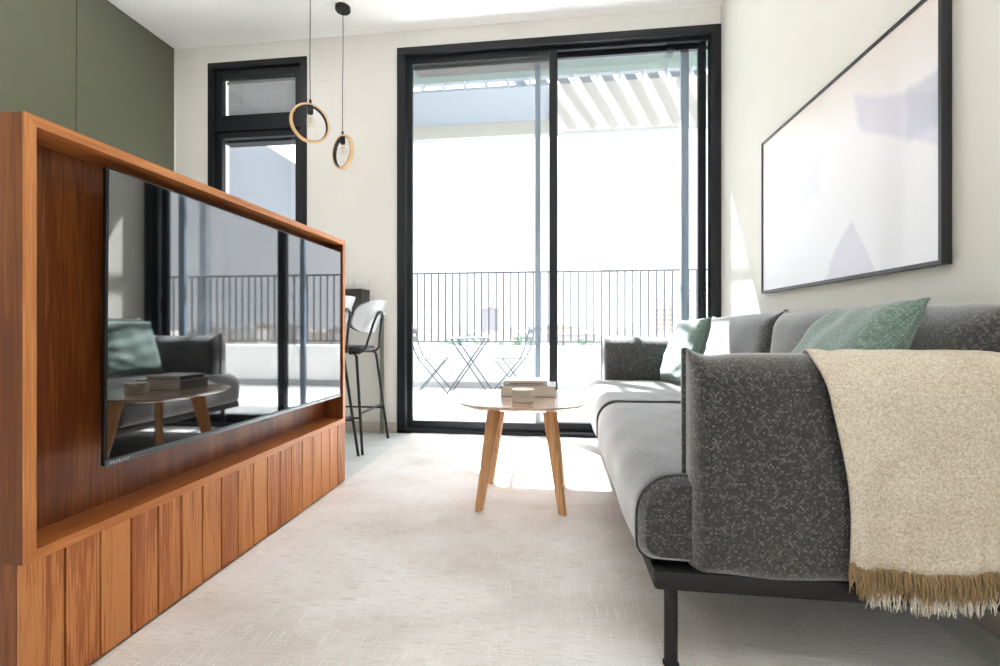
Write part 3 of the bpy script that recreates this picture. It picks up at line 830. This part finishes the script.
# ------------------------------------------------------------------ framed picture
def mat_art():
    m, nt, out = new_mat('abstract_wash')
    p = N(nt, 'ShaderNodeBsdfPrincipled'); p.inputs['Roughness'].default_value = .35; p.inputs['Coat Weight'].default_value = .4; p.inputs['Coat Roughness'].default_value = .05
    tc = N(nt, 'ShaderNodeTexCoord'); sep = N(nt, 'ShaderNodeSeparateXYZ'); L(nt, tc.outputs['Object'], sep.inputs[0])
    n = N(nt, 'ShaderNodeTexNoise', i_Scale=5., i_Detail=4.); L(nt, tc.outputs['Object'], n.inputs['Vector'])
    def math_(op, a, b_=None, c=None):
        x = N(nt, 'ShaderNodeMath', operation=op)
        for k, v in enumerate((a, b_, c)):
            if v is None: continue
            if isinstance(v, (int, float)): x.inputs[k].default_value = v
            else: L(nt, v, x.inputs[k])
        return x.outputs[0]
    y, z = sep.outputs['Y'], sep.outputs['Z']
    wob = math_('MULTIPLY', math_('SUBTRACT', n.outputs['Fac'], .5), .10)
    yw, zw = math_('ADD', y, wob), math_('ADD', z, wob)
    def half(a, b_, c, soft=.012):         # a*y + b*z + c > 0
        v = math_('ADD', math_('MULTIPLY', yw, a), math_('ADD', math_('MULTIPLY', zw, b_), c))
        mr = N(nt, 'ShaderNodeMapRange'); mr.inputs['From Min'].default_value = -soft; mr.inputs['From Max'].default_value = soft
        L(nt, v, mr.inputs['Value']); return mr.outputs[0]
    def region(*hs):
        r = half(*hs[0])
        for h_ in hs[1:]: r = math_('MULTIPLY', r, half(*h_))
        return r
    grad = ramp(nt, math_('ADD', z, wob), [(.15, srgb(244, 244, 247)), (.6, srgb(246, 243, 243)), (.85, srgb(240, 229, 220))])
    c = grad.outputs[0]
    def lay(prev, fac, colr, k):
        x = N(nt, 'ShaderNodeMix', data_type='RGBA'); L(nt, math_('MULTIPLY', fac, k), x.inputs['Factor']); L(nt, prev, x.inputs['A']); x.inputs['B'].default_value = colr; return x.outputs['Result']
    # local y: 0 at the near end, 1.335 at the far end; z: 0 at the bottom, .89 at the top
    c = lay(c, region((-1, .10, .345), (-.55, 1, -.36), (.45, -1, .53)), srgb(220, 218, 230), .8)     # lilac block
    c = lay(c, region((-1, 0, .15), (0, 1, -.43), (.1, -1, .60)), srgb(200, 200, 214), .6)            # darker bar at the edge
    c = lay(c, region((1.55, -1, -.46), (-1.12, -1, .735)), srgb(222, 220, 232), .85)                 # triangle at the bottom
    c = lay(c, region((1, 0, -.68), (0, 1, -.40), (-.1, -1, .68)), srgb(232, 232, 240), .6)           # pale cloud
    L(nt, c, p.inputs['Base Color']); L(nt, p.outputs[0], out.inputs[0])
    return m
M['art'] = mat_art()
M['picture_frame'] = plain('dark_metal_frame', srgb(34, 36, 40), .32, spec=.6, noise=.05)
PY0, PY1, PZ0, PZ1, PX = 1.581, 2.852, 1.043, 1.910, 1.171
pf = thing('framed_picture', (XR - .002, PY0, PZ0), 'large pale abstract print in slim black frame above the sofa', 'picture')
fw = .014
b = MB()
b.box(PX, XR - .002, PY0, PY0 + fw, PZ0, PZ1, .001, 1).box(PX, XR - .002, PY1 - fw, PY1, PZ0, PZ1, .001, 1)
b.box(PX + .0002, XR - .002, PY0 + fw, PY1 - fw, PZ0, PZ0 + fw, .001, 1).box(PX + .0002, XR - .002, PY0 + fw, PY1 - fw, PZ1 - fw, PZ1, .001, 1)
build('frame', b, M['picture_frame'], pf)
build('print', MB().box(PX + .006, XR - .004, PY0 + fw, PY1 - fw, PZ0 + fw, PZ1 - fw), M['art'], pf)

# ------------------------------------------------------------------ pendant lamps
def pendant(x, y, zc, right_k, up_k, cam_k, label, rad=.125):
    t = thing('pendant_lamp', (x, y, H - .03), label, 'pendant lamp', 'wooden ring pendants over the bar')
    cup = build('canopy', MB().lathe([(.012, H - .034), (.05, H - .030), (.055, H - .024), (.055, H - .0005)], (x, y, 0), 28), M['black'], t, 40)
    tocam = Vector((-x, -y, .85 - zc)); tocam.normalize()
    right = Vector((-tocam.y, tocam.x, 0)).normalized(); up = tocam.cross(right)
    if up.z < 0: up = -up
    n = (tocam * cam_k + right * right_k + up * up_k).normalized()
    ez = Vector((0, 0, 1)); v = (ez - n * ez.dot(n)).normalized(); u = v.cross(n)
    c = Vector((x, y, zc)); topz = (c + v * rad)
    def ring(r0, r1, w):
        b = MB(); loops = []
        for k in range(64):
            a = 2 * pi * k / 64; d = u * cos(a) + v * sin(a)
            loops.append([c + d * r0 - n * (w / 2), c + d * r1 - n * (w / 2 - .002), c + d * (r1 + .0005), c + d * r1 + n * (w / 2 - .002), c + d * r0 + n * (w / 2)])
        loops.append(loops[0]); b.loft(loops, cap=False)
        bmesh.ops.remove_doubles(b.bm, verts=b.bm.verts, dist=1e-5)
        return b
    build('ring', ring(rad - .012, rad, .030), M['ring_wood'], t, 40)
    build('inner_band', ring(rad - .0145, rad - .012, .029), M['black'], t, 40)
    sag = Vector((topz.x, topz.y, topz.z))
    pts = []
    for k in range(13):
        f = k / 12; p = Vector((x, y, H - .032)).lerp(Vector((sag.x, sag.y, sag.z + .028)), f)
        p.x += .002 * sin(f * pi * 2); pts.append(p)
    build('cord', MB().tube(pts, .0028, 8), M['black'], t, 60)
    tx, ty = sag.x, sag.y
    build('cord_grip', MB().lathe([(.004, sag.z + .03), (.008, sag.z + .026), (.008, sag.z - .002)], (tx, ty, 0), 14), M['black'], t, 40)
    so = build('socket', MB().lathe([(.014, sag.z - .012), (.019, sag.z - .014), (.019, sag.z - .060), (.016, sag.z - .066)], (tx, ty, 0), 18), M['black'], t, 40)
    zb = sag.z - .066
    pr = [(.013, zb), (.014, zb - .012), (.020, zb - .024), (.027, zb - .038), (.030, zb - .052), (.027, zb - .066), (.018, zb - .077), (.006, zb - .082), (.0005, zb - .0825)]
    bl = build('bulb', MB().lathe(pr, (tx, ty, 0), 24), M['bulb_glass'], t, 180)
    fp = []
    for k in range(60): fp.append((tx + .009 * cos(k * .75), ty + .009 * sin(k * .75), zb - .02 - .04 * (.5 - .5 * cos(k * 2 * pi / 20))))
    build('filament', MB().tube(fp, .0009, 5), M['brass'], bl, 60)
    return t
pendant(-1.60, 2.86, 2.178, .34, .30, .9, 'larger-looking wooden ring pendant with clear bulb, hanging left beside the tall window')
pendant(-1.578, 3.285, 2.148, -.84, .16, .5, 'wooden ring pendant seen almost edge-on, hanging between tall window and terrace door')

# ------------------------------------------------------------------ bar with stools
bt = thing('bar_table', (-1.72, 2.9, 0), 'thin white wall-side bar top behind the media unit', 'bar table')
build('bar_top', MB().box(-2.05, -1.375, 2.46, YB - .001, .948, .968, .003), M['bar_white'], bt)
build('leg', MB().box(-1.405, -1.380, YB - .04, YB - .013, 0, .948, .002), M['bar_leg'], bt)
build('leg', MB().box(-2.03, -2.005, YB - .04, YB - .013, 0, .948, .002), M['bar_leg'], bt)
build('leg', MB().box(-2.03, -2.005, 2.5, 2.525, 0, .948, .002), M['bar_leg'], bt)
sb = thing('storage_box', (-1.61, 3.515, .968), 'dark grey lidded box on the bar top against the back wall', 'box')
build('body', MB().box(-1.76, -1.502, 3.432, 3.598, .9685, 1.120, .003), M['box_dark'], sb)
build('lid', MB().box(-1.763, -1.499, 3.429, 3.599, 1.1205, 1.146, .003), M['box_dark'], sb)
def outlet(x0, x1, label):
    z0, z1 = 1.155, 1.235
    t = thing('wall_outlet', ((x0 + x1) / 2, YB, z0), label, 'outlet', 'outlets above the bar')
    build('plate', MB().box(x0, x1, YB - .008, YB - .0005, z0, z1, .002), M['plate'], t)
    build('socket', MB().box(x0 + .02, x1 - .02, YB - .0105, YB - .008, z0 + .015, z1 - .015, .001), M['plate'], t)
outlet(-1.745, -1.655, 'white wall outlet beside the walnut unit edge, left of its twin')
outlet(-1.625, -1.515, 'white wall outlet directly above the dark box')
jp = build('junction_plate', MB().box(-1.925, -1.855, YB - .005, YB, 2.86, 2.925, .002), M['wall'], None)
tag(jp, 'small white painted plate on wall between tall window and pendant cord', 'wall plate')

def bar_stool():
    t = thing('bar_stool', (0, 0, 0), '', 'bar stool', 'bar stools at the bar')
    def pad(h, z, e=2.8): return [(x - .0, y, z) for x, y in squircle(h, h * .98, 48, e)]
    build('seat', MB().loft([pad(.175, .672), pad(.192, .680), pad(.198, .694), pad(.192, .708), pad(.15, .716), pad(.05, .712)]), M['leather'], t, 60)
    ft = {}
    for sx in (-1, 1):
        for sy in (-1, 1):
            top = Vector((sx * .160, sy * .170, .668)); ft[sx, sy] = (top, Vector((sx * .232, sy * .235, .0)))
            p1 = top.lerp(ft[sx, sy][1], .03)
            build('leg', MB().tube([(sx * .10, sy * .13, .671), (sx * .145, sy * .162, .669), tuple(p1), tuple(ft[sx, sy][1])], .0095, 10), M['black'], t, 60)
    b = MB()
    def on(k, z): a, c = ft[k]; return a.lerp(c, (a.z - z) / a.z)
    b.tube([on((1, -1), .27), on((1, 1), .27)], .007, 8).tube([on((-1, -1), .22), on((-1, 1), .22)], .007, 8)
    b.tube([on((1, -1), .24), on((-1, -1), .24)], .007, 8).tube([on((1, 1), .24), on((-1, 1), .24)], .007, 8)
    build('footrest', b, M['black'], t, 60)
    # backrest: curved shell, pale behind, black leather in front
    def shell(off, th, zpad):
        loops = []
        nu, nv = 22, 14
        vs = {}
        bm = MB()
        for side in (0, 1):
            for j in range(nv + 1):
                for i in range(nu + 1):
                    u, v = -1 + 2 * i / nu, -1 + 2 * j / nv
                    k = (1 - abs(v) ** 3) ** (1 / 3) if abs(v) < 1 else .35
                    k = max(k, .5)
                    y = u * .215 * k
                    z = .925 + v * (.112 - zpad)
                    x = .235 + .045 * v - .075 * (y / .205) ** 2 + off + (th if side else 0)
                    vs[side, i, j] = bm.bm.verts.new((x, y * (1 - zpad * 2), z))
        for j in range(nv):
            for i in range(nu):
                for s_ in (0, 1): bm.bm.faces.new([vs[s_, a, c] for a, c in ((i, j), (i + 1, j), (i + 1, j + 1), (i, j + 1))])
        for i in range(nu):
            for j in (0, nv): bm.bm.faces.new((vs[0, i, j], vs[0, i + 1, j], vs[1, i + 1, j], vs[1, i, j]))
        for j in range(nv):
            for i in (0, nu): bm.bm.faces.new((vs[0, i, j], vs[0, i, j + 1], vs[1, i, j + 1], vs[1, i, j]))
        return bm
    bk = build('backrest', shell(0, .012, 0), M['shell'], t, 50)
    build('back_pad', shell(-.022, .0215, .004), M['leather'], bk, 50)
    b = MB()
    for sy in (-1, 1):
        b.tube([(.10, sy * .150, .668), (.17, sy * .145, .672), (.205, sy * .125, .70), (.222, sy * .095, .79), (.242, sy * .075, .875), (.258, sy * .055, .93), (.266, sy * .025, .952), (.268, 0, .955)], .0085, 10)
    build('back_support', b, M['black'], t, 60)
    return t
st = bar_stool()
st['label'] = 'black bar stool with pale backrest, nearest the back wall'
st2 = copy_tree(st)
st.location = (-1.512, 3.185, 0); st2.location = (-1.53, 2.69, 0)
st2['label'] = 'bar stool mostly hidden behind the walnut media unit'

# ------------------------------------------------------------------ terrace
TZ_ = -.005
struct('terrace_floor', MB().box(-4.2, 5.2, YB + WT, 6.75, -.2, TZ_), M['terrace'])
PYI = 6.39
struct('wall_parapet', MB().box(-4.2, 5.2, PYI, 6.75, TZ_, .58, .01), M['parapet'])
struct('trim_2', MB().box(-3.4, 5.2, PYI - .015, PYI, TZ_, .085), M['parapet_base'])
struct('wall_terrace_left', MB().box(-3.75, -3.42, YB + WT, PYI, TZ_, 3.0), M['side_render'])
rl = thing('railing', (0.5, 6.46, .58), 'grey metal balustrade with thin upright bars on the parapet', 'railing')
RY = 6.46
build('top_rail', MB().box(-3.4, 5.1, RY - .02, RY + .02, 1.600, 1.624, .003), M['rail'], rl)
build('bottom_rail', MB().box(-3.4, 5.1, RY - .012, RY + .012, .636, .655, .002), M['rail'], rl)
x = -3.33; k = 0
first = None; firstp = None
while x < 5.05 and k < 82:
    post = (k % 14 == 5)
    if post:
        if firstp is None: firstp = build('post', MB().box(x - .011, x + .011, RY - .011, RY + .011, .58, 1.60), M['rail'], rl); p0 = x
        else:
            o = firstp.copy(); COL.objects.link(o); o.parent = rl; o.location.x = x - p0
    else:
        if first is None: first = build('bar', MB().box(x - .0098, x + .0098, RY - .0075, RY + .0075, .655, 1.60), M['rail'], rl); x0_ = x
        else:
            o = first.copy(); COL.objects.link(o); o.parent = rl; o.location.x = x - x0_
    x += .1035; k += 1

# soffit and canopy over the terrace
struct('roof_soffit', MB().box(-4.2, 3.0, YB + WT, 4.10, 3.052, 3.3), M['slab'])
pg = thing('pergola', (0, 5.9, 3.4), 'pale pergola with diagonal slats and cloth canopy above the terrace', 'pergola')
for i in range(24):
    xx = -3.3 + i * .27
    build('rafter', MB().box(xx - .016, xx + .016, YB + WT - .001, 5.75, 3.83, 3.90), M['pergola'], pg)
build('beam', MB().box(-3.6, 3.2, 6.44, 6.66, 3.56, 3.64, .005), M['pergola'], pg)
build('fascia_board', MB().box(-3.6, -.1, 6.30, 6.34, 3.46, 3.66, .003), M['fascia'], pg)
build('beam', MB().box(-3.6, 3.2, 5.66, 5.76, 3.901, 4.02, .005), M['pergola'], pg)
def slope(x0, x1, th, up): # sheet between the two beams
    a, c = Vector((0, 5.76, 3.83 + up)), Vector((0, 6.30 + (.10 if x0 > -1 else 0), (3.49 if x0 > -1 else 3.64) + up))
    return MB().loft([[(x0, a.y, a.z), (x1, a.y, a.z), (x1, a.y, a.z + th), (x0, a.y, a.z + th)], [(x0, c.y, c.z), (x1, c.y, c.z), (x1, c.y, c.z + th), (x0, c.y, c.z + th)]])
build('canopy_cloth', slope(-.1, 3.2, .004, 0), M['canvas'], pg)
build('soffit_panel', slope(-3.6, -.1, .03, 0), M['pergola'], pg)
for i in range(16):
    xx = -.55 + i * .27
    build('slat', MB().bar((xx, 5.70, 3.99), (xx + .46, 6.42, 3.66), .13, .02), M['pergola'], pg)
for xx in (-3.5, 3.1): build('post', MB().box(xx - .05, xx + .05, 6.56, 6.66, .58, 3.56), M['pergola'], pg)

# bistro set
def bistro_table(loc):
    t = thing('bistro_table', (0, 0, 0), 'blue grey folding bistro table on the terrace between two chairs', 'table')
    def rd(h, z): return [(x, y, z) for x, y in squircle(h, h, 40, 6)]
    build('tabletop', MB().loft([rd(.262, .700), rd(.27, .704), rd(.27, .716), rd(.265, .72)]), M['bistro'], t)
    for sy in (-.19, .17):
        build('leg', MB().bar((-.22, sy, .70), (.27, sy, 0), .02, .014, (0, 1, 0)), M['bistro'], t)
        build('leg', MB().bar((.22, sy + .022, .70), (-.27, sy + .022, 0), .02, .014, (0, 1, 0)), M['bistro'], t)
    build('stretcher', MB().bar((.0, -.19, .37), (.0, .19, .37), .012, .012).bar((.17, -.19, .14), (.17, .17, .14), .012, .012).bar((-.17, -.17, .14), (-.17, .19, .14), .012, .012), M['bistro'], t)
    t.location = loc
    return t
def bistro_chair(loc, rot, label):
    t = thing('bistro_chair', (0, 0, 0), label, 'chair', 'folding chairs on the terrace')
    b = MB()
    for i in range(6): b.box(-.20 + i * .068, -.142 + i * .068, -.20, .20, .445 + .004 * abs(i - 2.5), .457 + .004 * abs(i - 2.5), .003)
    build('seat', b, M['bistro'], t)
    for sy in (-.19, .19):
        # rear upright bends and runs down to the front foot; the other leg crosses it
        build('back_upright', MB().tube([(-.29, sy, .86), (-.26, sy, .72), (-.215, sy, .56), (-.16, sy, .44), (.22, sy, 0)], .010, 8), M['bistro'], t, 60)
        build('leg', MB().tube([(.17, sy * .88, .445), (-.20, sy * .88, 0)], .009, 8), M['bistro'], t, 60)
    b = MB()
    for z, xx in ((.80, -.279), (.70, -.256)):
        b.box(xx - .007, xx + .007, -.19, .19, z - .03, z + .03, .003)
    build('back_slats', b, M['bistro'], t)
    build('stretcher', MB().tube([(.13, -.19, .10), (.13, .19, .10)], .007, 8).tube([(-.14, -.167, .07), (-.14, .167, .07)], .007, 8), M['bistro'], t, 60)
    t.location = loc; t.rotation_euler = (0, 0, rot)
    return t
bistro_table((-1.13, 6.02, TZ_))
c1 = bistro_chair((-1.60, 5.93, TZ_), radians(6), 'folding terrace chair left of the bistro table')
c2 = bistro_chair((-.60, 6.03, TZ_), radians(180 - 8), 'folding terrace chair right of the bistro table')

# ------------------------------------------------------------------ city beyond
GZ = -32.
struct('ground', MB().box(-2500, 3500, 60, 5200, GZ - 1, GZ), M['concrete'])
def px_dir(px): # heading of a column of the picture
    r = (px - 500) / F
    return Vector((r * cos(YAW) - sin(YAW), cos(YAW) + r * sin(YAW), 0))
PLACED = []
def free(px, dist, w, mg=2.):
    c = px_dir(px) * dist; r = w * .65 + mg
    if any((c.x - x) ** 2 + (c.y + w * .4 - y) ** 2 < (r + q) ** 2 for x, y, q in PLACED): return False
    return True
def building(px, dist, w, h, mat, label, rot=0, windows=False, name='apartment_block'):
    c = px_dir(px) * dist
    t = thing(name, (c.x, c.y, GZ), label, 'building', 'city blocks on the skyline')
    d = w * .8
    PLACED.append((c.x, c.y + d / 2, w * .65))
    b = MB().box(c.x - w / 2, c.x + w / 2, c.y, c.y + d, GZ, GZ + h)
    build('wall', b, mat, t)
    b = MB().box(c.x - w / 2 - .3, c.x + w / 2 + .3, c.y - .3, c.y + d + .3, GZ + h, GZ + h + .7)
    b.box(c.x - w * .12, c.x + w * .18, c.y + d * .3, c.y + d * .6, GZ + h + .7, GZ + h + 3.)
    build('roof', b, mat, t)
    if windows:
        nx = windows; fl = int(h / 3.4)
        p0 = None
        for i in range(nx):
            for j in range(max(0, fl - 16), fl - 1):
                wx = c.x - w / 2 + w * (i + .5) / nx; wz = GZ + 1.6 + j * 3.4 + (h - fl * 3.4)
                if p0 is None:
                    p0 = build('window', MB().box(wx - w / nx * .27, wx + w / nx * .27, c.y - .12, c.y + .05, wz, wz + 1.5), M['pane_dark'], t); q0 = (wx, wz)
                else:
                    o = p0.copy(); COL.objects.link(o); o.parent = t; o.location = (wx - q0[0], 0, wz - q0[1])
    return t
building(489.5, 620, 24, 57, M['tower_grey'], 'grey office tower seen above the bistro table', 0, 4, 'office_tower')
building(664, 330, 13, 56, M['tower_beige'], 'beige residential tower left of the door stile, by the green cushion', 0, 3, 'residential_tower')
building(694, 300, 18, 61, M['tower_beige'], 'tall beige residential tower at the right door edge', 0, 4, 'residential_tower')
SIDE = ['far left of the railing', 'behind the bistro table', 'left of the middle door stile', 'right of the middle door stile', 'above the far sofa arm', 'right part of the skyline']
rb = random.Random(11)
ORDW = ['first', 'second', 'third', 'fourth', 'fifth', 'sixth', 'seventh', 'eighth', 'ninth', 'tenth', 'eleventh', 'twelfth', 'thirteenth', 'fourteenth', 'fifteenth', 'sixteenth']
CNT = {}
def nth(k):
    CNT[k] = CNT.get(k, -1) + 1
    return ORDW[CNT[k]]
ADJ = {0: 'cream', 1: 'beige grey', 2: 'off-white', 3: 'light grey', 4: 'peach'}
n_ = 0
for i in range(46):
    px = 404 + i * 6.9 + rb.uniform(-2, 2); dist = rb.uniform(260, 800); w = rb.uniform(10, 26); top = rb.uniform(-13, 2.) * dist / 700
    mi = rb.randrange(5)
    for _ in range(40):
        if free(px, dist, w): break
        dist += 17
    building(px, dist, w, 32 + top, CITY[mi], 'low %s apartment block on the skyline, %s of its colour from the left' % (ADJ[mi], nth(mi)), 0, 3 if i % 2 else False)
# blocks to the right that show in the television's reflection
for i in range(26):
    px = 728 + i * 11 + rb.uniform(-3, 3); dist = rb.uniform(260, 700); w = rb.uniform(12, 30); top = rb.uniform(-12, 3.) * dist / 700
    for _ in range(40):
        if free(px, dist, w): break
        dist += 17
    building(px, dist, w, 32 + top, CITY[rb.randrange(5)], 'pale city block mirrored in the television screen')
def tree(px, dist, h, seed):
    for _ in range(60):
        if free(px, dist, 14): break
        dist -= 3
    c = px_dir(px) * dist; rr = random.Random(seed)
    PLACED.append((c.x, c.y, 8))
    t = thing('tree', (c.x, c.y, GZ), 'green treetop among the pale city blocks, %s from the left' % ORDW[seed], 'tree', 'treetops on the skyline')
    b = MB()
    for k in range(9):
        r = h * rr.uniform(.12, .2); a = rr.uniform(0, 6.28); q = h * .2 * rr.random()
        cc = Vector((c.x + q * cos(a), c.y + q * sin(a), GZ + h * rr.uniform(.62, .9)))
        s = bmesh.ops.create_icosphere(b.bm, subdivisions=2, radius=r)
        for v in s['verts']: v.co = v.co * (1 + .18 * sin(v.co.x * 3 + v.co.z * 4)) + cc
    build('crown', b, M['tree'], t)
    build('trunk', MB().tube([(c.x, c.y, GZ), (c.x, c.y, GZ + h * .7)], h * .02, 8), M['box_dark'], t)
for i, px in enumerate((420, 449, 470, 503, 521, 532, 556, 578, 588, 601, 613, 636)):
    tree(px, 240 + 13 * ((i * 5) % 7), 23.5 + (i * 7) % 5, i)

# ------------------------------------------------------------------ light
SKY_LOW, SKY_TOP = .62, 3.6
def downlight(x, y, watts, label):  # unseen fixture added as fill light
    t = thing('added_fill_downlight', (x, y, H - .03), label, 'fill light', 'added fill downlights')
    build('trim_ring', MB().lathe([(.085, H - .0005), (.10, H - .004), (.10, H - .016), (.086, H - .018)], (x, y, 0), 32, cap=False), M['plate'], t, 40)
    build('diffuser', MB().lathe([(.001, H - .012), (.086, H - .012), (.086, H - .009), (.001, H - .009)], (x, y, 0), 32, cap=False), M['lamp'], t)
    l = bpy.data.lights.new('downlight', 'AREA'); l.shape = 'DISK'; l.size = .17; l.energy = watts; l.color = (1., .98, .96)
    o = bpy.data.objects.new('fill_downlight_source', l); COL.objects.link(o); o.parent = t; o.location = (0, 0, .012)
    return t
for x, y, wt_, la in ((-2.3, 2.6, 2, 'unseen added fill downlight between the green cupboards and the bar'),):
    downlight(x, y, wt_, la)
def globe(x, y, z, watts, label):  # unseen globes added to brighten the room
    t = thing('added_fill_globe', (x, y, H), label, 'fill lamp', 'added opal fill lamps')
    build('canopy', MB().lathe([(.02, H - .03), (.05, H - .025), (.05, H - .0005)], (x, y, 0), 24), M['black'], t, 40)
    build('cord', MB().tube([(x, y, H - .03), (x, y, z + .10)], .003, 8), M['black'], t)
    g = MB(); bmesh.ops.create_uvsphere(g.bm, u_segments=32, v_segments=16, radius=.11); bmesh.ops.translate(g.bm, vec=(x, y, z), verts=g.bm.verts)
    build('globe', g, M['opal'], t, 180)
    l = bpy.data.lights.new('fill_globe_bulb', 'POINT'); l.shadow_soft_size = .06; l.energy = watts; l.color = (1., .98, .96)
    o = bpy.data.objects.new('fill_globe_bulb', l); COL.objects.link(o); o.parent = t; o.location = (0, 0, z - H)
globe(.15, .0, 2.5, 5.4, 'added unseen opal globe fill lamp over the near end of the rug')
globe(-2.3, 1.2, 2.1, 4.4, 'added unseen opal globe fill lamp over the kitchen side')
w = bpy.data.worlds.new('hazy_sky'); SC.world = w; w.use_nodes = True
wt = w.node_tree; bg = wt.nodes['Background']; bg.inputs[0].default_value = (.90, .95, 1., 1)
# hazy sky, brighter towards the zenith than at the horizon
tcw = N(wt, 'ShaderNodeTexCoord'); sx = N(wt, 'ShaderNodeSeparateXYZ'); L(wt, tcw.outputs['Generated'], sx.inputs[0])
mrw = N(wt, 'ShaderNodeMapRange', interpolation_type='SMOOTHSTEP'); mrw.inputs['From Min'].default_value = .25; mrw.inputs['From Max'].default_value = .9
mrw.inputs['To Min'].default_value = SKY_LOW; mrw.inputs['To Max'].default_value = SKY_TOP
L(wt, sx.outputs['Z'], mrw.inputs['Value']); L(wt, mrw.outputs[0], bg.inputs[1])
sl = bpy.data.lights.new('sun', 'SUN'); sl.energy = 9.5; sl.angle = radians(.6); sl.color = (.95, .975, 1.)
so = bpy.data.objects.new('sun', sl); COL.objects.link(so)
el = radians(56.6); hd = Vector((.564, -.826, 0))
dirv = Vector((hd.x * cos(el), hd.y * cos(el), -sin(el)))
so.rotation_euler = dirv.to_track_quat('-Z', 'Y').to_euler(); so.location = (-4, 10, 9)

SC.view_settings.view_transform = 'Standard'; SC.view_settings.look = 'None'
SC.view_settings.gamma = 1; SC.view_settings.use_curve_mapping = False
SC.view_settings.exposure = 1.97
SC.cycles.max_bounces = 14; SC.cycles.diffuse_bounces = 8; SC.cycles.glossy_bounces = 6; SC.cycles.transparent_max_bounces = 24; SC.cycles.transmission_bounces = 8
SC.cycles.use_denoising = True
SC.cycles.caustics_reflective = False; SC.cycles.caustics_refractive = False
